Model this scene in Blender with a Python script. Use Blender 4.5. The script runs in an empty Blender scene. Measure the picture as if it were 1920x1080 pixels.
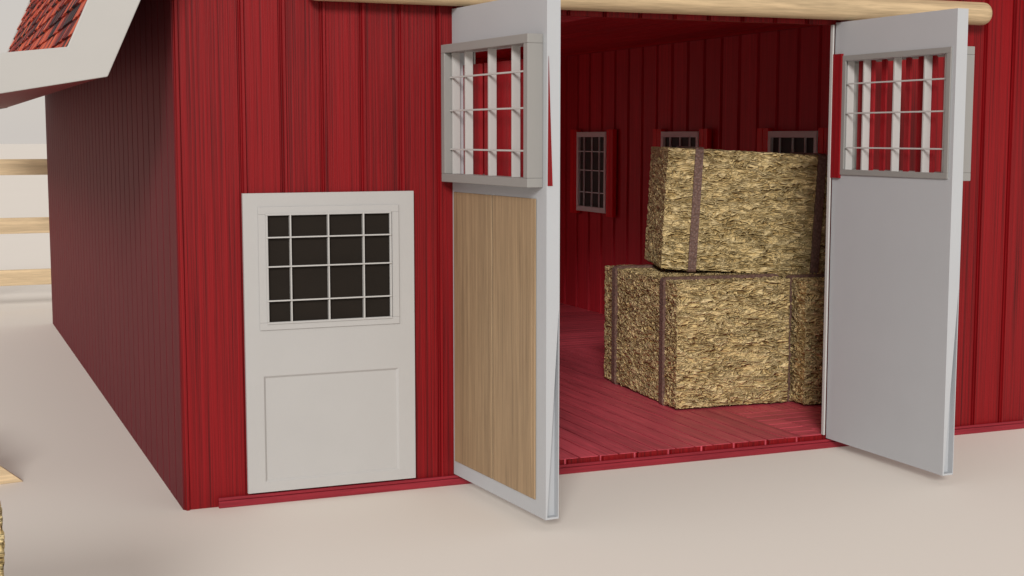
import bpy, bmesh, math, random
from mathutils import Vector, noise, Euler
random.seed(7)
R = math.radians
scn = bpy.context.scene
COL = scn.collection

# ------------------------------------------------------------------ materials
def nodes(name, spec=.25):
    m = bpy.data.materials.new(name); m.use_nodes = True
    nt = m.node_tree; b = nt.nodes['Principled BSDF']
    b.inputs['Specular IOR Level'].default_value = spec
    return m, nt, b
def lk(nt, a, b): nt.links.new(a, b)
def coords(nt, scale, rot=(0,0,0), src='Object'):
    tc = nt.nodes.new('ShaderNodeTexCoord'); mp = nt.nodes.new('ShaderNodeMapping')
    mp.inputs['Scale'].default_value = scale; mp.inputs['Rotation'].default_value = rot
    lk(nt, tc.outputs[src], mp.inputs['Vector']); return mp.outputs['Vector']
def nz(nt, vec, scale=1, detail=4, rough=.5, dist=0):
    n = nt.nodes.new('ShaderNodeTexNoise'); n.inputs['Scale'].default_value = scale
    n.inputs['Detail'].default_value = detail; n.inputs['Roughness'].default_value = rough
    n.inputs['Distortion'].default_value = dist
    lk(nt, vec, n.inputs['Vector']); return n.outputs['Fac']
def ramp(nt, fac, stops):
    r = nt.nodes.new('ShaderNodeValToRGB'); el = r.color_ramp.elements
    while len(el) < len(stops): el.new(.5)
    for e, (p, c) in zip(el, stops): e.position = p; e.color = (*c, 1)
    lk(nt, fac, r.inputs['Fac']); return r.outputs['Color']
def math_(nt, op, a, b=None, c=None):
    n = nt.nodes.new('ShaderNodeMath'); n.operation = op
    for i, v in enumerate((a, b, c)):
        if v is None: continue
        if isinstance(v, (int, float)): n.inputs[i].default_value = v
        else: lk(nt, v, n.inputs[i])
    return n.outputs[0]
def mul(c, k): return tuple(x*k for x in c)
def wood(name, c, dark=.6, scale=(30,30,1.2), rough=.55, bump=.25, island=.12, lo=.35, hi=.62):
    m, nt, b = nodes(name)
    v = coords(nt, scale)
    f = nz(nt, v, 1, 6, .6, .6)
    f2 = nz(nt, coords(nt, tuple(s*4 for s in scale)), 1, 3, .6)
    g = math_(nt, 'ADD', math_(nt, 'MULTIPLY', f, .6), math_(nt, 'MULTIPLY', f2, .4))
    geo = nt.nodes.new('ShaderNodeNewGeometry')
    isl = math_(nt, 'MULTIPLY_ADD', geo.outputs['Random Per Island'], island, -island/2)
    g2 = math_(nt, 'ADD', g, isl)
    lk(nt, ramp(nt, g2, [(lo, mul(c, dark)), (.5, c), (hi, mul(c, 1.22))]), b.inputs['Base Color'])
    b.inputs['Roughness'].default_value = rough
    bp = nt.nodes.new('ShaderNodeBump'); bp.inputs['Strength'].default_value = bump; bp.inputs['Distance'].default_value = .01
    lk(nt, g, bp.inputs['Height']); lk(nt, bp.outputs['Normal'], b.inputs['Normal'])
    return m
def paint(name, c, rough=.5, var=.015, scale=3, bump=.03, spec=.25):
    m, nt, b = nodes(name, spec)
    f = nz(nt, coords(nt, (scale,)*3), 1, 5, .6)
    lk(nt, ramp(nt, f, [(.3, mul(c, 1-var)), (.7, mul(c, 1+var))]), b.inputs['Base Color'])
    b.inputs['Roughness'].default_value = rough
    bp = nt.nodes.new('ShaderNodeBump'); bp.inputs['Strength'].default_value = bump; bp.inputs['Distance'].default_value = .01
    lk(nt, nz(nt, coords(nt, (60,60,20)), 1, 3), bp.inputs['Height']); lk(nt, bp.outputs['Normal'], b.inputs['Normal'])
    return m

M = {}
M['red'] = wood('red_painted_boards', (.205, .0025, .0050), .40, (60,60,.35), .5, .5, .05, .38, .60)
M['red_shaded'] = wood('red_shaded_boards', (.112, .0055, .0110), .9, (22,22,.6), .7, .05, .03)  # same barn red, darkened to paint in the shade of the side walls
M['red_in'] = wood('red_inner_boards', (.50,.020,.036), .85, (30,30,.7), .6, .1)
M['red_lit_back'] = wood('red_lit_back_boards', (.56,.010,.018), .75, (30,30,.7))  # barn red brightened so the colour stands in for light back here
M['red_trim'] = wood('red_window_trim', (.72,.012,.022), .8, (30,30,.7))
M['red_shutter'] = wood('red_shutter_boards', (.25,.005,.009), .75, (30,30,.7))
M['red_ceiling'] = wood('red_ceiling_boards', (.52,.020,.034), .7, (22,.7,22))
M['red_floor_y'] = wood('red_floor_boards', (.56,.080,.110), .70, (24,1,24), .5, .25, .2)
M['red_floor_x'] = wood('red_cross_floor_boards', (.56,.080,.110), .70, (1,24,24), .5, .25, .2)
M['red_sill'] = wood('red_sill_wood', (.25,.018,.029), .7, (1,20,20))
M['log'] = wood('pale_log_wood', (.52,.39,.235), .72, (1.2,26,26), .6, .3, 0)
M['plank'] = wood('pale_fence_wood', (.66,.51,.32), .80, (1.0,16,30), .6, .3)
M['panel_wood'] = wood('oak_panel_wood', (.325,.228,.135), .74, (30,30,.8), .5, .15, .10)
M['white'] = paint('warm_white_paint', (.450,.447,.442))
M['white_frame'] = paint('frame_white_paint', (.50,.495,.485))
M['bars'] = paint('bar_white_paint', (.50,.495,.485))
M['inner_white'] = paint('inner_window_white_paint', (.74,.88,.88))
M['grey_frame'] = paint('grey_frame_paint', (.29,.285,.275))
M['cool'] = paint('cool_white_paint', (.455,.475,.500), .5)
M['fascia'] = paint('roof_trim_white', (.47,.465,.45))
M['pane'] = paint('dark_pane', (.019,.015,.012), .65, .1, spec=.08)
M['pane_in'] = paint('grey_pane', (.055,.070,.066), .6, .1, spec=.1)

def shingle_mat():
    m, nt, b = nodes('red_roof_shingles')
    geo = nt.nodes.new('ShaderNodeNewGeometry')
    f = nz(nt, coords(nt, (14,14,14)), 1, 4)
    g = math_(nt, 'ADD', math_(nt, 'MULTIPLY', geo.outputs['Random Per Island'], .85), math_(nt, 'MULTIPLY', f, .2))
    lk(nt, ramp(nt, g, [(.18,(.025,.012,.016)), (.38,(.10,.014,.016)), (.6,(.36,.033,.022)), (.95,(.66,.13,.055))]), b.inputs['Base Color'])
    b.inputs['Roughness'].default_value = .7
    return m
M['shingle'] = shingle_mat()

def hay_mat():
    m, nt, b = nodes('packed_straw')
    tc = nt.nodes.new('ShaderNodeTexCoord'); sx = nt.nodes.new('ShaderNodeSeparateXYZ'); lk(nt, tc.outputs['Normal'], sx.inputs[0])
    ax = math_(nt, 'GREATER_THAN', math_(nt, 'ABSOLUTE', sx.outputs[0]), .75)
    inv = math_(nt, 'SUBTRACT', 1, ax)
    def line(sc, rot, k=8.5):     # raised stalks and wrinkles
        n = nz(nt, coords(nt, sc, rot), 1, 1.5, .5, 1.2)
        d = math_(nt, 'MULTIPLY', math_(nt, 'ABSOLUTE', math_(nt, 'SUBTRACT', n, .5)), k)
        return math_(nt, 'MAXIMUM', math_(nt, 'SUBTRACT', 1, d), 0)
    def mx(*a):
        r = a[0]
        for q in a[1:]: r = math_(nt, 'MAXIMUM', r, q)
        return r
    def mix(a, b_): return math_(nt, 'ADD', math_(nt, 'MULTIPLY', a, inv), math_(nt, 'MULTIPLY', b_, ax))
    A = mx(line((2.8,14,14),(0,.25,.25)), line((3.0,15,15),(0,-.35,-.3)), line((5,13,13),(0,.8,.7)))
    B = mx(line((14,2.8,14),(.3,0,0)), line((15,3.0,15),(-.38,0,0)), line((13,5,13),(.85,0,0)))
    h = mix(A, B)
    fine = mix(nz(nt, coords(nt, (12,60,60),(0,.1,.1)), 1, 3), nz(nt, coords(nt, (60,12,60),(.1,0,0)), 1, 3))
    at = nt.nodes.new('ShaderNodeAttribute'); at.attribute_name = 'ridge'
    g = math_(nt, 'ADD', math_(nt, 'MULTIPLY', h, .46), math_(nt, 'ADD', math_(nt, 'MULTIPLY', fine, .22), math_(nt, 'MULTIPLY', at.outputs['Fac'], .20)))
    lk(nt, ramp(nt, g, [(.12,(.15,.090,.032)), (.27,(.52,.36,.145)), (.50,(.78,.585,.27)), (.85,(.90,.74,.42))]), b.inputs['Base Color'])  # low creases coloured dark, painting in shade between the stalks
    b.inputs['Roughness'].default_value = .55
    bp = nt.nodes.new('ShaderNodeBump'); bp.inputs['Strength'].default_value = 1; bp.inputs['Distance'].default_value = .055
    hh = math_(nt, 'ADD', h, math_(nt, 'MULTIPLY', fine, .16))
    lk(nt, hh, bp.inputs['Height']); lk(nt, bp.outputs['Normal'], b.inputs['Normal'])
    return m
M['hay'] = hay_mat()
def strap_mat():
    m, nt, b = nodes('brown_leather_strap')
    v = nt.nodes.new('ShaderNodeTexVoronoi'); v.inputs['Scale'].default_value = 1
    lk(nt, coords(nt, (48,48,48)), v.inputs['Vector'])
    lk(nt, ramp(nt, v.outputs['Distance'], [(0,(.22,.13,.105)), (.7,(.12,.068,.055))]), b.inputs['Base Color'])
    b.inputs['Roughness'].default_value = .5
    bp = nt.nodes.new('ShaderNodeBump'); bp.inputs['Strength'].default_value = .45; bp.inputs['Distance'].default_value = .010; bp.invert = True
    lk(nt, v.outputs['Distance'], bp.inputs['Height']); lk(nt, bp.outputs['Normal'], b.inputs['Normal'])
    return m
M['strap'] = strap_mat()
def ground_mat():
    m, nt, b = nodes('pale_beige_ground')
    f = nz(nt, coords(nt, (.15,.15,.15)), 1, 4)
    f2 = nz(nt, coords(nt, (25,25,25)), 1, 5, .7)
    g = math_(nt, 'ADD', math_(nt, 'MULTIPLY', f, .8), math_(nt, 'MULTIPLY', f2, .2))
    lk(nt, ramp(nt, g, [(.3,(.825,.78,.72)), (.7,(.84,.795,.735))]), b.inputs['Base Color'])
    b.inputs['Roughness'].default_value = .9
    return m
M['ground'] = ground_mat()

# ------------------------------------------------------------------ mesh helpers
class MB:
    def __init__(s): s.v = []; s.f = []
    def add(s, vs, fs):
        k = len(s.v); s.v += [tuple(v) for v in vs]; s.f += [tuple(i+k for i in f) for f in fs]
    def box(s, x0, x1, y0, y1, z0, z1):
        s.add([(x0,y0,z0),(x1,y0,z0),(x1,y1,z0),(x0,y1,z0),(x0,y0,z1),(x1,y0,z1),(x1,y1,z1),(x0,y1,z1)],
              [(0,3,2,1),(4,5,6,7),(0,1,5,4),(1,2,6,5),(2,3,7,6),(3,0,4,7)])
    def prism(s, a, b):
        n = len(a)
        s.add(list(a)+list(b), [tuple(range(n))[::-1], tuple(range(n,2*n))]+[(i,(i+1)%n,n+(i+1)%n,n+i) for i in range(n)])
    def build(s, name, mat, parent=None, bevel=0, smooth=False, loc=(0,0,0), rot=(0,0,0)):
        me = bpy.data.meshes.new(name); me.from_pydata(s.v, [], s.f); me.update()
        bm = bmesh.new(); bm.from_mesh(me); bmesh.ops.recalc_face_normals(bm, faces=bm.faces); bm.to_mesh(me); bm.free()
        if smooth:
            for p in me.polygons: p.use_smooth = True
        me.materials.append(mat)
        o = bpy.data.objects.new(name, me); COL.objects.link(o); o.parent = parent
        o.location = loc; o.rotation_euler = rot
        if bevel:
            md = o.modifiers.new('bevel', 'BEVEL'); md.width = bevel; md.segments = 2; md.limit_method = 'ANGLE'
        return o
def empty(name, label, cat, loc=(0,0,0), rot=(0,0,0), group=None):
    o = bpy.data.objects.new(name, None); COL.objects.link(o); o.location = loc; o.rotation_euler = rot
    o.empty_display_size = .3
    if label: o['label'] = label
    if cat: o['category'] = cat
    if group: o['group'] = group
    return o

def boards(mb, o, u, n, edges, segf, d=.018, batten=True, top=None, gap=.005):
    o = Vector(o); u = Vector(u); n = Vector(n)
    def P(s, t, z): p = o+u*s+n*t; return (p.x, p.y, z)
    for a, b in zip(edges[:-1], edges[1:]):
        for z0, z1 in segf(a, b):
            def zt(s): return z1 if z1 is not None else top(s)
            prof = [(a+gap,-d),(a+gap+.003,0),(b-gap-.003,0),(b-gap,-d)]
            mb.prism([P(s,t,z0) for s,t in prof], [P(s,t,zt(s)) for s,t in prof])
            if batten:
                prof = [(a+gap+.008,-.004),(a+gap+.013,.018),(a+gap+.030,.018),(a+gap+.040,-.004)]
                mb.prism([P(s,t,z0) for s,t in prof], [P(s,t,zt(s)) for s,t in prof])

# ------------------------------------------------------------------ ground
g = MB(); g.add([(-400,-400,0),(400,-400,0),(400,400,0),(-400,400,0)], [(0,1,2,3)])
go = g.build('ground', M['ground']); go['kind'] = 'structure'

# ------------------------------------------------------------------ barn
WX, DY = 6.87, 9.79
barn = empty('barn', 'red board barn with white trimmed gambrel roof and open double doors', 'barn')
XL, XR, ZT, ZF = 1.86, 4.925, 3.22, .10
cx = WX/2
def ztop(x):
    x = min(x, WX-x)
    return 3.72+x*2.25 if x < .7 else 5.29+(x-.7)*.475
fw = MB()
n1 = [0,.41,.675,.94,1.205,1.47,1.735,XL]
n2 = [XL+(XR-XL)*i/11 for i in range(12)]
n3 = [XR+(WX-XR)*i/7 for i in range(8)]
def seg_front(a, b):
    if a >= XL-1e-6 and b <= XR+1e-6: return [(.0, ZF-.004), (ZT, None)]
    return [(0, None)]
boards(fw, (0,0,0), (1,0,0), (0,-1,0), n1+n2[1:]+n3[1:], seg_front, top=ztop, gap=.005)
def back_poly(x0, x1, z0):
    xs = [x0] + [x for x in (.7, cx, WX-.7) if x0 < x < x1] + [x1]
    return [(x0,z0),(x1,z0)] + [(x, ztop(x)-.01) for x in reversed(xs)]
for x0, x1, z0 in ((.003,XL,0),(XL,XR,ZT+.001),(XR,WX-.003,0)):
    p = back_poly(x0,x1,z0); fw.prism([(x,.015,z) for x,z in p], [(x,.055,z) for x,z in p])
fw.box(XL, XR, .015, .055, 0, ZF-.006)
fw.build('wall', M['red'], barn)
def even(L, w):
    n = max(1, round(L/w)); return [L*i/n for i in range(n+1)]
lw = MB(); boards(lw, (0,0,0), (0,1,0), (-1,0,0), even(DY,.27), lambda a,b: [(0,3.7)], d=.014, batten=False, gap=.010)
lw.box(.010,.06,.058,DY,0,3.7); lw.build('wall', M['red_shaded'], barn)
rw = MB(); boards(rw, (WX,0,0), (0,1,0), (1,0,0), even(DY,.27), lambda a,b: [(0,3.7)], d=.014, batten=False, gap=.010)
rw.box(WX-.06,WX-.010,.058,DY,0,3.7); rw.build('wall', M['red_shaded'], barn)
BX0, BX1, BZ = .55, 4.55, 3.15  # back wall opening, added out of view to let light inside
ed = [0,.275,BX0]+[BX0+(BX1-BX0)*i/15 for i in range(1,16)]+[BX1+(WX-BX1)*i/9 for i in range(1,10)]
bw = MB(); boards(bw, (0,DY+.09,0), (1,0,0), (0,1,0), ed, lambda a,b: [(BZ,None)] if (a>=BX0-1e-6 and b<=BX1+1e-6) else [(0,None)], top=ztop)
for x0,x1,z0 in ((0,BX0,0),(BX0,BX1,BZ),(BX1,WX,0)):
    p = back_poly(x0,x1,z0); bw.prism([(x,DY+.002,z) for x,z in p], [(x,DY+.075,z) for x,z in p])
bw.build('wall', M['red_shaded'], barn)
IX0, IX1, IY = .16, 6.60, 9.6
SP = .36
il = MB()
boards(il, (IX1,.06,0), (0,1,0), (-1,0,0), even(IY-.06,SP), lambda a,b: [(ZF,3.45)])
il.box(IX1+.015, IX1+.06, .06, IY, ZF, 3.45)
il.build('inner_wall', M['red_in'], barn)
il = MB(); boards(il, (IX0,.06,0), (0,1,0), (1,0,0), even(IY-.06,SP), lambda a,b: [(ZF,3.45)])
il.box(IX0-.06, IX0-.015, .06, IY, ZF, 3.45); il.build('inner_wall', M['red_in'], barn)
il = MB()
ed = [0,BX0-IX0]+[BX0-IX0+(BX1-BX0)*i/11 for i in range(1,12)]+[BX1-IX0+(IX1-BX1)*i/6 for i in range(1,7)]
boards(il, (IX0,IY,0), (1,0,0), (0,-1,0), ed, lambda a,b: [(BZ,3.45)] if (a>=BX0-IX0-1e-6 and b<=BX1-IX0+1e-6) else [(ZF,3.45)])
for x0,x1,z0 in ((IX0,BX0,ZF),(BX0,BX1,BZ),(BX1,IX1,ZF)): il.box(x0, x1, IY+.015, IY+.06, z0, 3.45)
il.build('inner_wall', M['red_lit_back'], barn)
CX0, CX1, CY0, CY1 = .4, 4.0, .6, 9.3  # unseen ceiling opening, added to pass light down from the roof
ce = MB(); e = even(IX1-IX0,.22)
for a,b in zip(e[:-1],e[1:]):
    xa, xb = IX0+a+.007, IX0+b-.007
    if xb > CX0 and xa < CX1: ce.box(xa,xb,.060,CY0,3.452,3.48); ce.box(xa,xb,CY1,IY,3.452,3.48)
    else: ce.box(xa, xb, .060, IY, 3.452, 3.48)
ce.box(IX0-.05, IX1+.05, .060, CY0-.003, 3.47, 3.52); ce.box(IX0-.05, IX1+.05, CY1+.003, IY+.05, 3.47, 3.52)
ce.box(IX0-.05, CX0-.02, CY0-.003, CY1+.003, 3.47, 3.52); ce.box(CX1+.20, IX1+.05, CY0-.003, CY1+.003, 3.47, 3.52)
ce.build('ceiling', M['red_ceiling'], barn)
fl = MB()
def fy(mb,x0,x1,y0,y1,w=.155):
    ee = even(x1-x0,w)
    for a,b in zip(ee[:-1], ee[1:]): mb.box(x0+a+.008,x0+b-.008,y0+.003,y1-.003,.06,ZF)
def fx(mb,x0,x1,y0,y1,w=.155):
    ee = even(y1-y0,w)
    for a,b in zip(ee[:-1], ee[1:]): mb.box(x0+.003,x1-.003,y0+a+.009,y0+b-.009,.06,ZF)
fy(fl,XL+.003, 4.70, .0, 4.75); fy(fl,.1,XL+.003,.06,4.75); fy(fl,4.70, IX1+.05, .95, 4.75)
fl.box(.1, IX1+.05, .062, IY+.12, .03, .062)
fl.build('floor', M['red_floor_y'], barn)
f2 = MB(); fx(f2,4.70, XR, .0, .95); fx(f2,XR, IX1+.05, .06, .95); f2.build('floor', M['red_floor_x'], barn)
f3 = MB(); fx(f3,.1, IX1+.05, 4.75, IY+.12); f3.build('floor', M['red_floor_x'], barn)
sl = MB()
sl.box(.22, WX, -.046, -.019, .0, .045); sl.box(.22, WX, -.036, -.019, .0455, .066)
sl.build('sill', M['red_sill'], barn, bevel=.004)
jb = MB(); jb.box(XL+.002, XL+.016, -.016, .03, ZF+.001, ZT-.001); jb.build('door_jamb', M['cool'], barn, bevel=.002)
jb = MB(); jb.box(4.870, 4.884, -.028, .004, ZF+.001, ZT-.001); jb.build('door_jamb', M['bars'], barn, bevel=.002)
# log
LG0 = .84
lg = MB(); N = 24; xs = [LG0,LG0+.005,LG0+.02,LG0+.05] + [LG0+.05+ (6.17-LG0-.05)*i/40 for i in range(1,40)] + [6.17,6.205,6.222,6.23]
rings = []
for x in xs:
    t = min(x-LG0, 6.23-x)
    rr = .088*(1 if t > .05 else math.sqrt(max(.0, 1-((.05-t)/.05)**2))*.35+.65)
    ring = []
    for k in range(N):
        a = 2*math.pi*k/N
        r = rr*(1+.02*noise.noise(Vector((x*1.5, math.cos(a), math.sin(a)))))
        ring.append((x, -.112+r*math.cos(a), 3.335+r*math.sin(a)))
    rings.append(ring)
vs = [v for r in rings for v in r]; fs = []
for i in range(len(rings)-1):
    for k in range(N): fs.append((i*N+k, i*N+(k+1)%N, (i+1)*N+(k+1)%N, (i+1)*N+k))
fs += [tuple(range(N)), tuple(range((len(rings)-1)*N, len(rings)*N))]
lg.add(vs, fs); lo = lg.build('log_beam', M['log'], barn, smooth=True)
lo.data.polygons[-1].use_smooth = False; lo.data.polygons[-2].use_smooth = False

# roof
def mirror(pts): return [(WX-x, z) for x, z in reversed(pts)]
Y0, Y1 = -.40, 9.95
TX = -1.10
topd = [(TX,2.824),(-.632,2.882),(.573,5.595),(cx,6.955)]
und = [(TX,2.633),(-.4435,2.744),(.70,5.31),(cx,6.61)]
tp = topd + mirror(topd)[1:]; un = und + mirror(und)[1:]
rf = MB()
SK = [(-.40,.40)] + [(1.9+2.0*i-.10, 1.9+2.0*i+.10) for i in range(4)] + [(9.4,Y1)]  # solid strips; the open skylight bays between are added to light the interior
for i in range(len(tp)-1):
    q = [un[i], un[i+1], tp[i+1], tp[i]]
    for ya, yb in (SK if i in (2,3) else [(Y0,Y1)]):
        rf.prism([(x,ya,z) for x,z in q], [(x,yb,z) for x,z in q])
roof = rf.build('roof', M['red'], barn)
ft = [(TX-.03,2.850),(-.6626,2.905),(.55,5.63),(cx,7.0)]; fu = [(TX-.03,2.617),(-.4435,2.738),(.705,5.30),(cx,6.60)]
tq = ft+mirror(ft)[1:]; uq = fu+mirror(fu)[1:]
for ya, yb in ((Y0-.04,Y0-.002),(Y1+.002,Y1+.04)):
    fa = MB(); n = len(tq)
    vs = [(x,ya,z) for x,z in uq]+[(x,ya,z) for x,z in tq]+[(x,yb,z) for x,z in uq]+[(x,yb,z) for x,z in tq]
    f2 = []
    for i in range(n-1):
        f2 += [(i,i+1,n+i+1,n+i),(2*n+i,3*n+i,3*n+i+1,2*n+i+1),(i,2*n+i,2*n+i+1,i+1),(n+i,n+i+1,3*n+i+1,3*n+i)]
    f2 += [(0,n,3*n,2*n),(n-1,3*n-1,4*n-1,2*n-1)]
    fa.add(vs, f2); fa.build('fascia', M['fascia'], roof, bevel=.006)
for xa in (TX-.032, WX-TX+.002):
    ea = MB(); ea.box(xa, xa+.03, Y0, Y1, 2.617, 2.850); ea.build('fascia', M['fascia'], roof)
sh = MB()
def shingle_slope(p0, p1, row, bands):
    (x0,z0),(x1,z1) = p0, p1
    L = math.hypot(x1-x0, z1-z0); dx, dz = (x1-x0)/L, (z1-z0)/L
    nx, nz_ = -dz, dx
    if nz_ < 0: nx, nz_ = -nx, -nz_
    nr = max(1, int(round(L/row))); w = .20
    for r in range(nr):
        s0 = L*r/nr - .01; s1 = min(L, L*(r+1)/nr+.03)
        for B0, B1 in bands:
            y = B0 - (w/2 if r%2 else 0)
            while y < B1:
                ya, yb = max(y+.004, B0), min(y+w-.004, B1)
                y += w
                if yb-ya < .02: continue
                h = .026+random.uniform(-.003,.010)
                def P(s, t, yy): return (x0+dx*s+nx*t, yy, z0+dz*s+nz_*t)
                sh.prism([P(s0,.004,ya),P(s1,.001,ya),P(s1,.008,ya),P(s0,h,ya)], [P(s0,.004,yb),P(s1,.001,yb),P(s1,.008,yb),P(s0,h,yb)])
for i, row in ((0,.16),(1,.13),(2,.2)):
    a, b = topd[i], topd[i+1]; bd = SK if i == 2 else [(Y0,Y1)]
    shingle_slope(a, b, row, bd); shingle_slope((WX-a[0],a[1]), (WX-b[0],b[1]), row, bd)
sh.build('shingles', M['shingle'], roof)

def frame_boxes(mb, x0,x1,z0,z1, w, y0,y1):
    mb.box(x0,x1,y0,y1,z1-w,z1); mb.box(x0,x1,y0,y1,z0,z0+w)
    mb.box(x0,x0+w,y0,y1,z0+w,z1-w); mb.box(x1-w,x1,y0,y1,z0+w,z1-w)
FX = (.186,.49,.777); FZ = (.206,.522,.792)

# closed white door
dr = MB(); ya, yb = -.049, -.020
X0,X1,Z0,Z1 = .41,1.555,.08,2.03
wx0,wx1,wz0,wz1 = .560,1.387,1.193,1.891
px0,px1,pz0,pz1 = .525,1.440,.145,.845
dr.box(X0,px0,ya,yb,Z0,pz1); dr.box(px1,X1,ya,yb,Z0,pz1); dr.box(px0,px1,ya,yb,Z0,pz0)
dr.box(px0,px1,ya+.012,yb,pz0,pz1)
c = .014; yc = ya+.0118
dr.prism([(px0,ya,pz0),(px0+c,yc,pz0),(px0,yc,pz0)], [(px0,ya,pz1),(px0+c,yc,pz1),(px0,yc,pz1)])
dr.prism([(px1,ya,pz0),(px1-c,yc,pz0),(px1,yc,pz0)], [(px1,ya,pz1),(px1-c,yc,pz1),(px1,yc,pz1)])
dr.prism([(px0,ya,pz0),(px0,yc,pz0+c),(px0,yc,pz0)], [(px1,ya,pz0),(px1,yc,pz0+c),(px1,yc,pz0)])
dr.prism([(px0,ya,pz1),(px0,yc,pz1-c),(px0,yc,pz1)], [(px1,ya,pz1),(px1,yc,pz1-c),(px1,yc,pz1)])
dr.box(X0,X1,ya,yb,pz1,wz0); dr.box(X0,wx0,ya,yb,wz0,wz1); dr.box(wx1,X1,ya,yb,wz0,wz1); dr.box(X0,X1,ya,yb,wz1,Z1)
door = dr.build('door', M['white'], barn); door['label'] = 'closed white single door with gridded dark window'
fr = MB(); frame_boxes(fr,.506,1.448,1.146,1.942,.048,-.060,-.0495)
frame_boxes(fr,.552,1.395,1.184,1.900,.014,-.068,-.0495)
fr.build('window_frame', M['white'], door, bevel=.003)
pn = MB(); pn.box(wx0-.004,wx1+.004,-.034,-.026,wz0-.004,wz1+.004); pn.build('pane', M['pane'], door)
mt = MB(); W = wx1-wx0; H = wz1-wz0
for f in FX: x = wx0+W*f; mt.box(x-.0045,x+.0045,-.070,-.036,wz0,wz1)
for f in FZ: z = wz0+H*f; mt.box(wx0-.004,wx1+.004,-.078,-.062,z-.0045,z+.0045)
mt.build('muntin_grid', M['white_frame'], door, bevel=.002)

def inner_window(c):
    z0, z1 = 1.41, 2.44
    w = MB(); a, b = c-.43, c+.43; xf0, xf1 = IX1-.085, IX1-.003
    w.box(xf0,xf1,a,b,z1-.065,z1); w.box(xf0,xf1,a,b,z0,z0+.065); w.box(xf0,xf1,a,a+.05,z0+.065,z1-.065); w.box(xf0,xf1,b-.05,b,z0+.065,z1-.065)
    win = w.build('window', M['inner_white'], barn, bevel=.003)
    p = MB(); p.box(IX1-.05,IX1-.035,a+.04,b-.04,z0+.05,z1-.05); p.build('pane', M['pane_in'], win)
    m = MB(); A, B, C_, D = a+.05, b-.05, z0+.065, z1-.065
    for f in FX: y = B-(B-A)*f; m.box(IX1-.070,IX1-.052,y-.006,y+.006,C_,D)
    for f in FZ: z = C_+(D-C_)*f; m.box(IX1-.080,IX1-.070,A,B,z-.006,z+.006)
    m.build('muntin_grid', M['inner_white'], win)
    for s in (-1, 1):
        s_ = MB(); y0, y1 = (a-.195, a-.004) if s < 0 else (b+.004, b+.225)
        for i in range(2):
            ww = (y1-y0)/2
            s_.box(IX1-.075, IX1-.020, y0+i*ww+.004, y0+(i+1)*ww-.004, z0-.04, z1+.03)
        s_.box(IX1-.062, IX1-.022, y0+.006, y1-.006, z0-.036, z1+.026)
        s_.build('shutter', M['red_trim'], win, bevel=.002)
for c in (7.58, 5.26, 2.98): inner_window(c)

# ------------------------------------------------------------------ open door leaves
def leaf(loc, ang, ext, label):
    T = .09; L = 1.34; zb, zt = .076, 3.235; Le = L-.05
    hx0,hx1,hz0,hz1 = .11,1.25,2.14,2.945
    def yr(d0, d1): return (-d1,-d0) if ext < 0 else (T+d0, T+d1)
    def yi(d0, d1): return (T+d0, T+d1) if ext < 0 else (-d1,-d0)
    s = MB()
    s.box(0,Le,0,T,zb,hz0); s.box(0,Le,0,T,hz1,zt); s.box(0,hx0,0,T,hz0,hz1); s.box(hx1,Le,0,T,hz0,hz1)
    pl = [(0,zb),(.010,zb),(T-.006,1.35),(T,1.35),(T,zt),(0,zt)]
    s.prism([(Le,y,z) for y,z in pl], [(L,y,z) for y,z in pl])
    s.box(Le,L,T-.005,T,zb,1.349); s.box(Le,L-.001,.011,T-.0055,zb,zb+.012)
    o = s.build('barn_door', M['cool'], barn, loc=loc, rot=(0,0,R(ang))); o['label'] = label
    f = MB(); y0,y1 = yr(.001,.105)
    frame_boxes(f, .05,1.295,2.09,2.992,.055, y0,y1)
    f.build('window_frame', M['grey_frame'], o, bevel=.004)
    f = MB(); y0,y1 = yi(.001,.012)
    frame_boxes(f, hx0-.001,hx1+.05,hz0-.035,hz1+.04,.04, y0,y1)
    f.build('inner_frame', M['grey_frame'], o, bevel=.002)
    m = MB(); W = hx1-hx0; H = hz1-hz0
    ys = (-.056,-.002) if ext < 0 else (.022,.082)
    for q in (0.012,)+FX+(.965,):
        x = hx0+W*q; m.box(x-.009,x+.009,ys[0],ys[1],hz0-.02 if ext<0 else hz0,hz1+.02 if ext<0 else hz1)
    yf = (-.069,-.057) if ext < 0 else (.009,.021)
    for q in FZ:
        z = hz0+H*q; m.box(hx0,hx1,yf[0],yf[1],z-.0055,z+.0055)
    m.build('muntin_grid', M['bars'], o, bevel=.002)
    y0,y1 = yr(.0015,.012)
    w = MB(); xa, xb = .038, 1.215; xm = (xa+xb)/2
    w.box(xa,xm-.008,y0,y1,.176,2.02); w.box(xm+.008,xb-.04,y0,y1,.176,2.02); w.box(xb-.033,xb,y0,y1,.176,2.02)
    w.build('wood_panel', M['panel_wood'], o, bevel=.004)
    r = MB(); y0,y1 = yi(.002,.022)
    r.box(.004,.108,y0,y1,2.08,3.0); r.build('shutter', M['red_shutter'], o)
    r = MB()
    if ext < 0:
        for a_, b_ in ((hx0+.002,.36),(.43,.79),(.85,hx1-.002)): r.box(a_,b_,.030,.055,hz0+.001,2.86)
    else:
        x = .18
        while x < 1.2: r.box(x,x+.05,.084,.10,hz0+.001,hz1-.001); x += .135
    r.build('shutter', M['red_shutter'], o)
    if ext < 0:
        r = MB(); r.prism([(L+.001,.006,2.10),(L+.001,.038,2.10),(L+.001,.010,2.86)], [(L+.005,.006,2.10),(L+.005,.038,2.10),(L+.005,.010,2.86)])
        r.build('shutter_edge', M['red'], o)
    return o
leaf((1.842,-.022,0), -85.6, -1, 'open barn door leaf showing its oak panel')
leaf((4.897,-.022,0), -89.2, 1, 'open barn door leaf showing its plain grey inner side')

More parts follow.
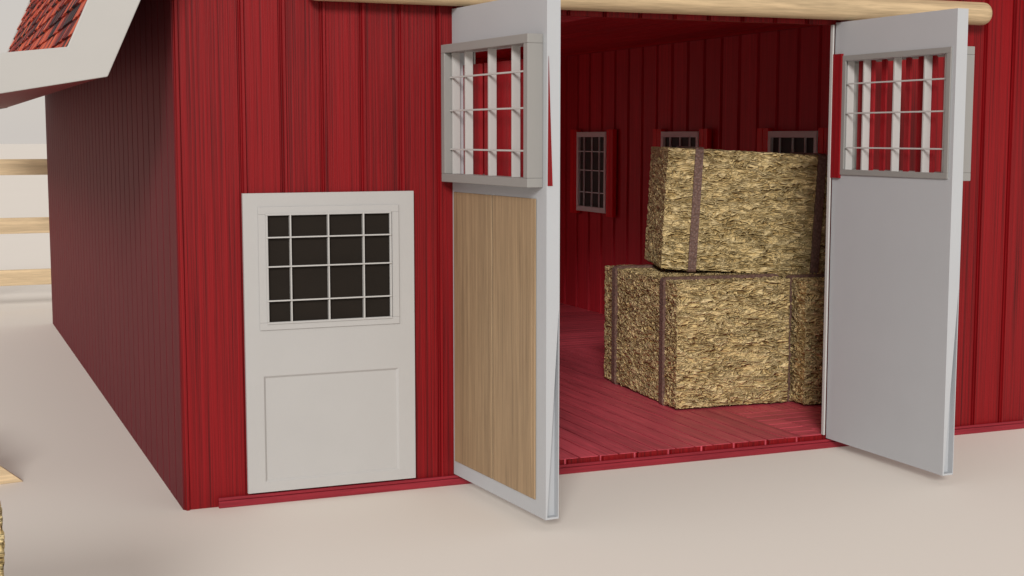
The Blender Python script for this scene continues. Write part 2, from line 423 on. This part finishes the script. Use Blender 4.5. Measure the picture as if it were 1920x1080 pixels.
# ------------------------------------------------------------------ hay bales
LX, LY, LZ = 1.65, 1.06, 1.07
def bale_mesh():
    bm = bmesh.new(); r = .008; st = .0110
    lay = bm.verts.layers.float.new('ridge')
    def rm(*e): return Euler(e).to_matrix()
    setA = [(rm(0,.25,.2),(2.8,16,16)), (rm(0,-.3,-.25),(3.0,15,15)), (rm(0,.85,.7),(5,15,15))]
    setB = [(rm(.25,0,0),(16,3.0,16)), (rm(-.3,0,0),(15,3.2,15)), (rm(.9,0,0),(15,5,15))]
    def rid(p, sets):
        w = Vector((noise.noise(p*5), noise.noise(p*5+Vector((9,0,0))), noise.noise(p*5+Vector((0,9,0)))))*.05
        p = p+w; rd = 1
        for i, (m, s) in enumerate(sets):
            v = m @ p; v = Vector((v.x*s[0]+i*7.3, v.y*s[1]+i*3.1, v.z*s[2]))
            rd = min(rd, abs(noise.noise(v))*6.5)
        return rd
    def surf(p):
        q = Vector((max(-LX/2+r,min(LX/2-r,p.x)), max(-LY/2+r,min(LY/2-r,p.y)), max(r,min(LZ-r,p.z))))
        n = (p-q).normalized(); ex = min(1, max(0, (abs(n.x)-.4)/.3))
        rd = 0
        if ex < 1: rd += (1-ex)*rid(p, setA)
        if ex > 0: rd += ex*rid(p, setB)
        edge = min(LX/2-abs(p.x) if ex < .5 else 1, LY/2-abs(p.y) if abs(n.y) < .5 else 1, min(p.z, LZ-p.z) if abs(n.z) < .5 else 1)
        amp = min(1, .25+edge/.06)
        d = .004*noise.noise(p*6) + .016*amp*(rd-1)
        return q+n*(r+d), n, rd
    dims = (LX,LY,LZ); off = (-LX/2,-LY/2,0)
    for a,b,c in ((0,1,2),(1,2,0),(2,0,1)):
        for side in (0,1):
            na, nb = int(dims[a]/st), int(dims[b]/st); g = []
            for i in range(na+1):
                row = []
                for j in range(nb+1):
                    p = [0,0,0]; p[a] = off[a]+dims[a]*i/na; p[b] = off[b]+dims[b]*j/nb; p[c] = off[c]+dims[c]*side
                    co_, _, rd = surf(Vector(p)); v = bm.verts.new(co_); v[lay] = max(0, rd); row.append(v)
                g.append(row)
            for i in range(na):
                for j in range(nb): bm.faces.new((g[i][j],g[i+1][j],g[i+1][j+1],g[i][j+1]))
    bmesh.ops.remove_doubles(bm, verts=bm.verts, dist=.0005)
    bmesh.ops.recalc_face_normals(bm, faces=bm.faces)
    for f in bm.faces: f.smooth = True
    rnd = random.Random(3)
    for k in range(1500):
        c = rnd.choices((0,1,2), weights=(LY*LZ, LX*LZ, LX*LY))[0]; side = rnd.random() < .5
        a = 1 if c == 0 else 0; b = 3-a-c
        p = [0,0,0]; p[a] = off[a]+dims[a]*rnd.uniform(.06,.94); p[b] = off[b]+dims[b]*rnd.uniform(.03,.97); p[c] = off[c]+dims[c]*side
        s, n, rd = surf(Vector(p))
        if rd < .5: continue
        th = rnd.gauss(0, .45); d = Vector((0,0,0)); d[a] = math.cos(th); d[b] = math.sin(th)
        d = (d+n*rnd.uniform(-.04,.04)).normalized(); L = rnd.uniform(.025,.065); w = rnd.uniform(.002,.0036)
        t = d.cross(n).normalized(); m = t*rnd.uniform(-.15,.15)*L
        pts = [s-d*L-n*.004, s+m+n*.001, s+d*L-n*.004]
        rg = [[bm.verts.new(q-t*w), bm.verts.new(q+t*w), bm.verts.new(q+n*w*1.3)] for q in pts]
        sh_ = rnd.uniform(.8,1.3)
        for r3 in rg:
            for v in r3: v[lay] = sh_
        for i in (0,1):
            for j in range(3): bm.faces.new((rg[i][j], rg[i][(j+1)%3], rg[i+1][(j+1)%3], rg[i+1][j]))
    me = bpy.data.meshes.new('straw_body'); bm.to_mesh(me); bm.free(); me.materials.append(M['hay']); return me
def strap_mesh():
    mb = MB(); w = .036; r = .018
    def loop(off):
        pts = []
        for (sx, sz, a0) in ((1,1,0),(-1,1,90),(-1,0,180),(1,0,270)):
            cy = sx*(LY/2-r); cz = LZ-r if sz else r
            for k in range(6):
                a = R(a0+90*k/5); pts.append((cy+(r+off)*math.cos(a), cz+(r+off)*math.sin(a)))
        return pts
    o, i = loop(.018), loop(-.016); n = len(o)
    vs = [(-w,y,z) for y,z in o]+[(w,y,z) for y,z in o]+[(-w,y,z) for y,z in i]+[(w,y,z) for y,z in i]; fs = []
    for k in range(n):
        j = (k+1)%n; fs += [(k,j,n+j,n+k),(k,2*n+k,2*n+j,j),(n+k,n+j,3*n+j,3*n+k),(2*n+k,3*n+k,3*n+j,2*n+j)]
    mb.add(vs, fs); ob = mb.build('strap', M['strap']); me = ob.data; bpy.data.objects.remove(ob); return me
BM_, SM_ = bale_mesh(), strap_mesh()
def bale(label, loc, rot):
    e = empty('hay_bale', label, 'hay bale', loc, rot, 'hay bales bound with brown straps')
    o = bpy.data.objects.new('straw_body', BM_); COL.objects.link(o); o.parent = e
    for x in (-.545,.545):
        s = bpy.data.objects.new('strap', SM_); COL.objects.link(s); s.parent = e; s.location = (x,0,0)
    return e
bale('top hay bale lying crooked across the two lower bales', (5.475,2.20,1.180), (0,R(3),R(-20)))
bale('lower hay bale nearest the left, its long strapped side and short end in view', (4.885,2.040,ZF+.012), (0,0,R(85.3)))
bale('lower hay bale half hidden behind the right barn door leaf', (5.965,1.800,ZF+.012), (0,0,R(86.5)))
bale('hay bale outside the barn, cut off by the bottom left picture edge', (-2.075,-3.38,.012), (0,0,0))

# ------------------------------------------------------------------ fence behind
fence = empty('fence', 'pale three rail wooden fence behind the barn', 'fence', (0,11.7,0))
for z in (1.961,1.154,.434):
    b = MB(); b.box(-9,4.5,-.03,.03,z-.109,z+.109); b.build('rail', M['plank'], fence, bevel=.006)
for x in (-8.8,-6.4,-4.0,-1.6,.8,3.2):
    b = MB(); b.box(x-.07,x+.07,.031,.17,0,2.2); b.build('post', M['plank'], fence, bevel=.008)

# ------------------------------------------------------------------ sawhorse at left edge
sw = empty('sawhorse', 'pale wooden sawhorse, only one foot showing at the left picture edge', 'sawhorse', (-1.36,1.22,0), (0,0,R(10)))
b = MB(); b.box(-.06,.06,-.2,.9,.30,.38); b.build('beam', M['plank'], sw, bevel=.005)
for y in (-.05,.75):
    for s in (-1,1):
        b = MB(); q = [(s*.45,0),(s*.29,0),(s*-.03,.28),(s*.10,.30)]
        b.prism([(x,y-.05,z) for x,z in q], [(x,y+.05,z) for x,z in q]); b.build('leg', M['plank'], sw, bevel=.004)

# ------------------------------------------------------------------ camera, light
cam = bpy.data.cameras.new('camera'); co = bpy.data.objects.new('camera', cam); COL.objects.link(co)
co.location = (-1.464,-9.068,2.4); co.rotation_euler = (R(90-6.14),0,R(-22.46))
cam.lens = 50; cam.sensor_width = 36; cam.clip_start = .1; cam.clip_end = 1500
scn.camera = co
EL, AZ = 21, 206
sd = Vector((math.sin(R(AZ))*math.cos(R(EL)), math.cos(R(AZ))*math.cos(R(EL)), math.sin(R(EL))))
sl_ = bpy.data.lights.new('sun', 'SUN'); sl_.energy = 2.25; sl_.angle = R(14); sl_.color = (1,.965,.92)
so = bpy.data.objects.new('sun', sl_); COL.objects.link(so); so.rotation_euler = sd.to_track_quat('Z','Y').to_euler()
w = bpy.data.worlds.new('World'); scn.world = w; w.use_nodes = True; nt = w.node_tree
bg = nt.nodes['Background']; out = nt.nodes['World Output']
sky = nt.nodes.new('ShaderNodeTexSky'); sky.sky_type = 'NISHITA'; sky.sun_disc = False
sky.sun_elevation = R(EL); sky.sun_rotation = R(AZ)
lk(nt, sky.outputs[0], bg.inputs[0]); bg.inputs[1].default_value = .006
b2 = nt.nodes.new('ShaderNodeBackground'); b2.inputs[0].default_value = (.578,.535,.500,1); b2.inputs[1].default_value = 1
ad = nt.nodes.new('ShaderNodeAddShader'); lk(nt, bg.outputs[0], ad.inputs[0]); lk(nt, b2.outputs[0], ad.inputs[1]); lk(nt, ad.outputs[0], out.inputs[0])
scn.view_settings.view_transform = 'Standard'; scn.view_settings.look = 'None'; scn.view_settings.exposure = 0
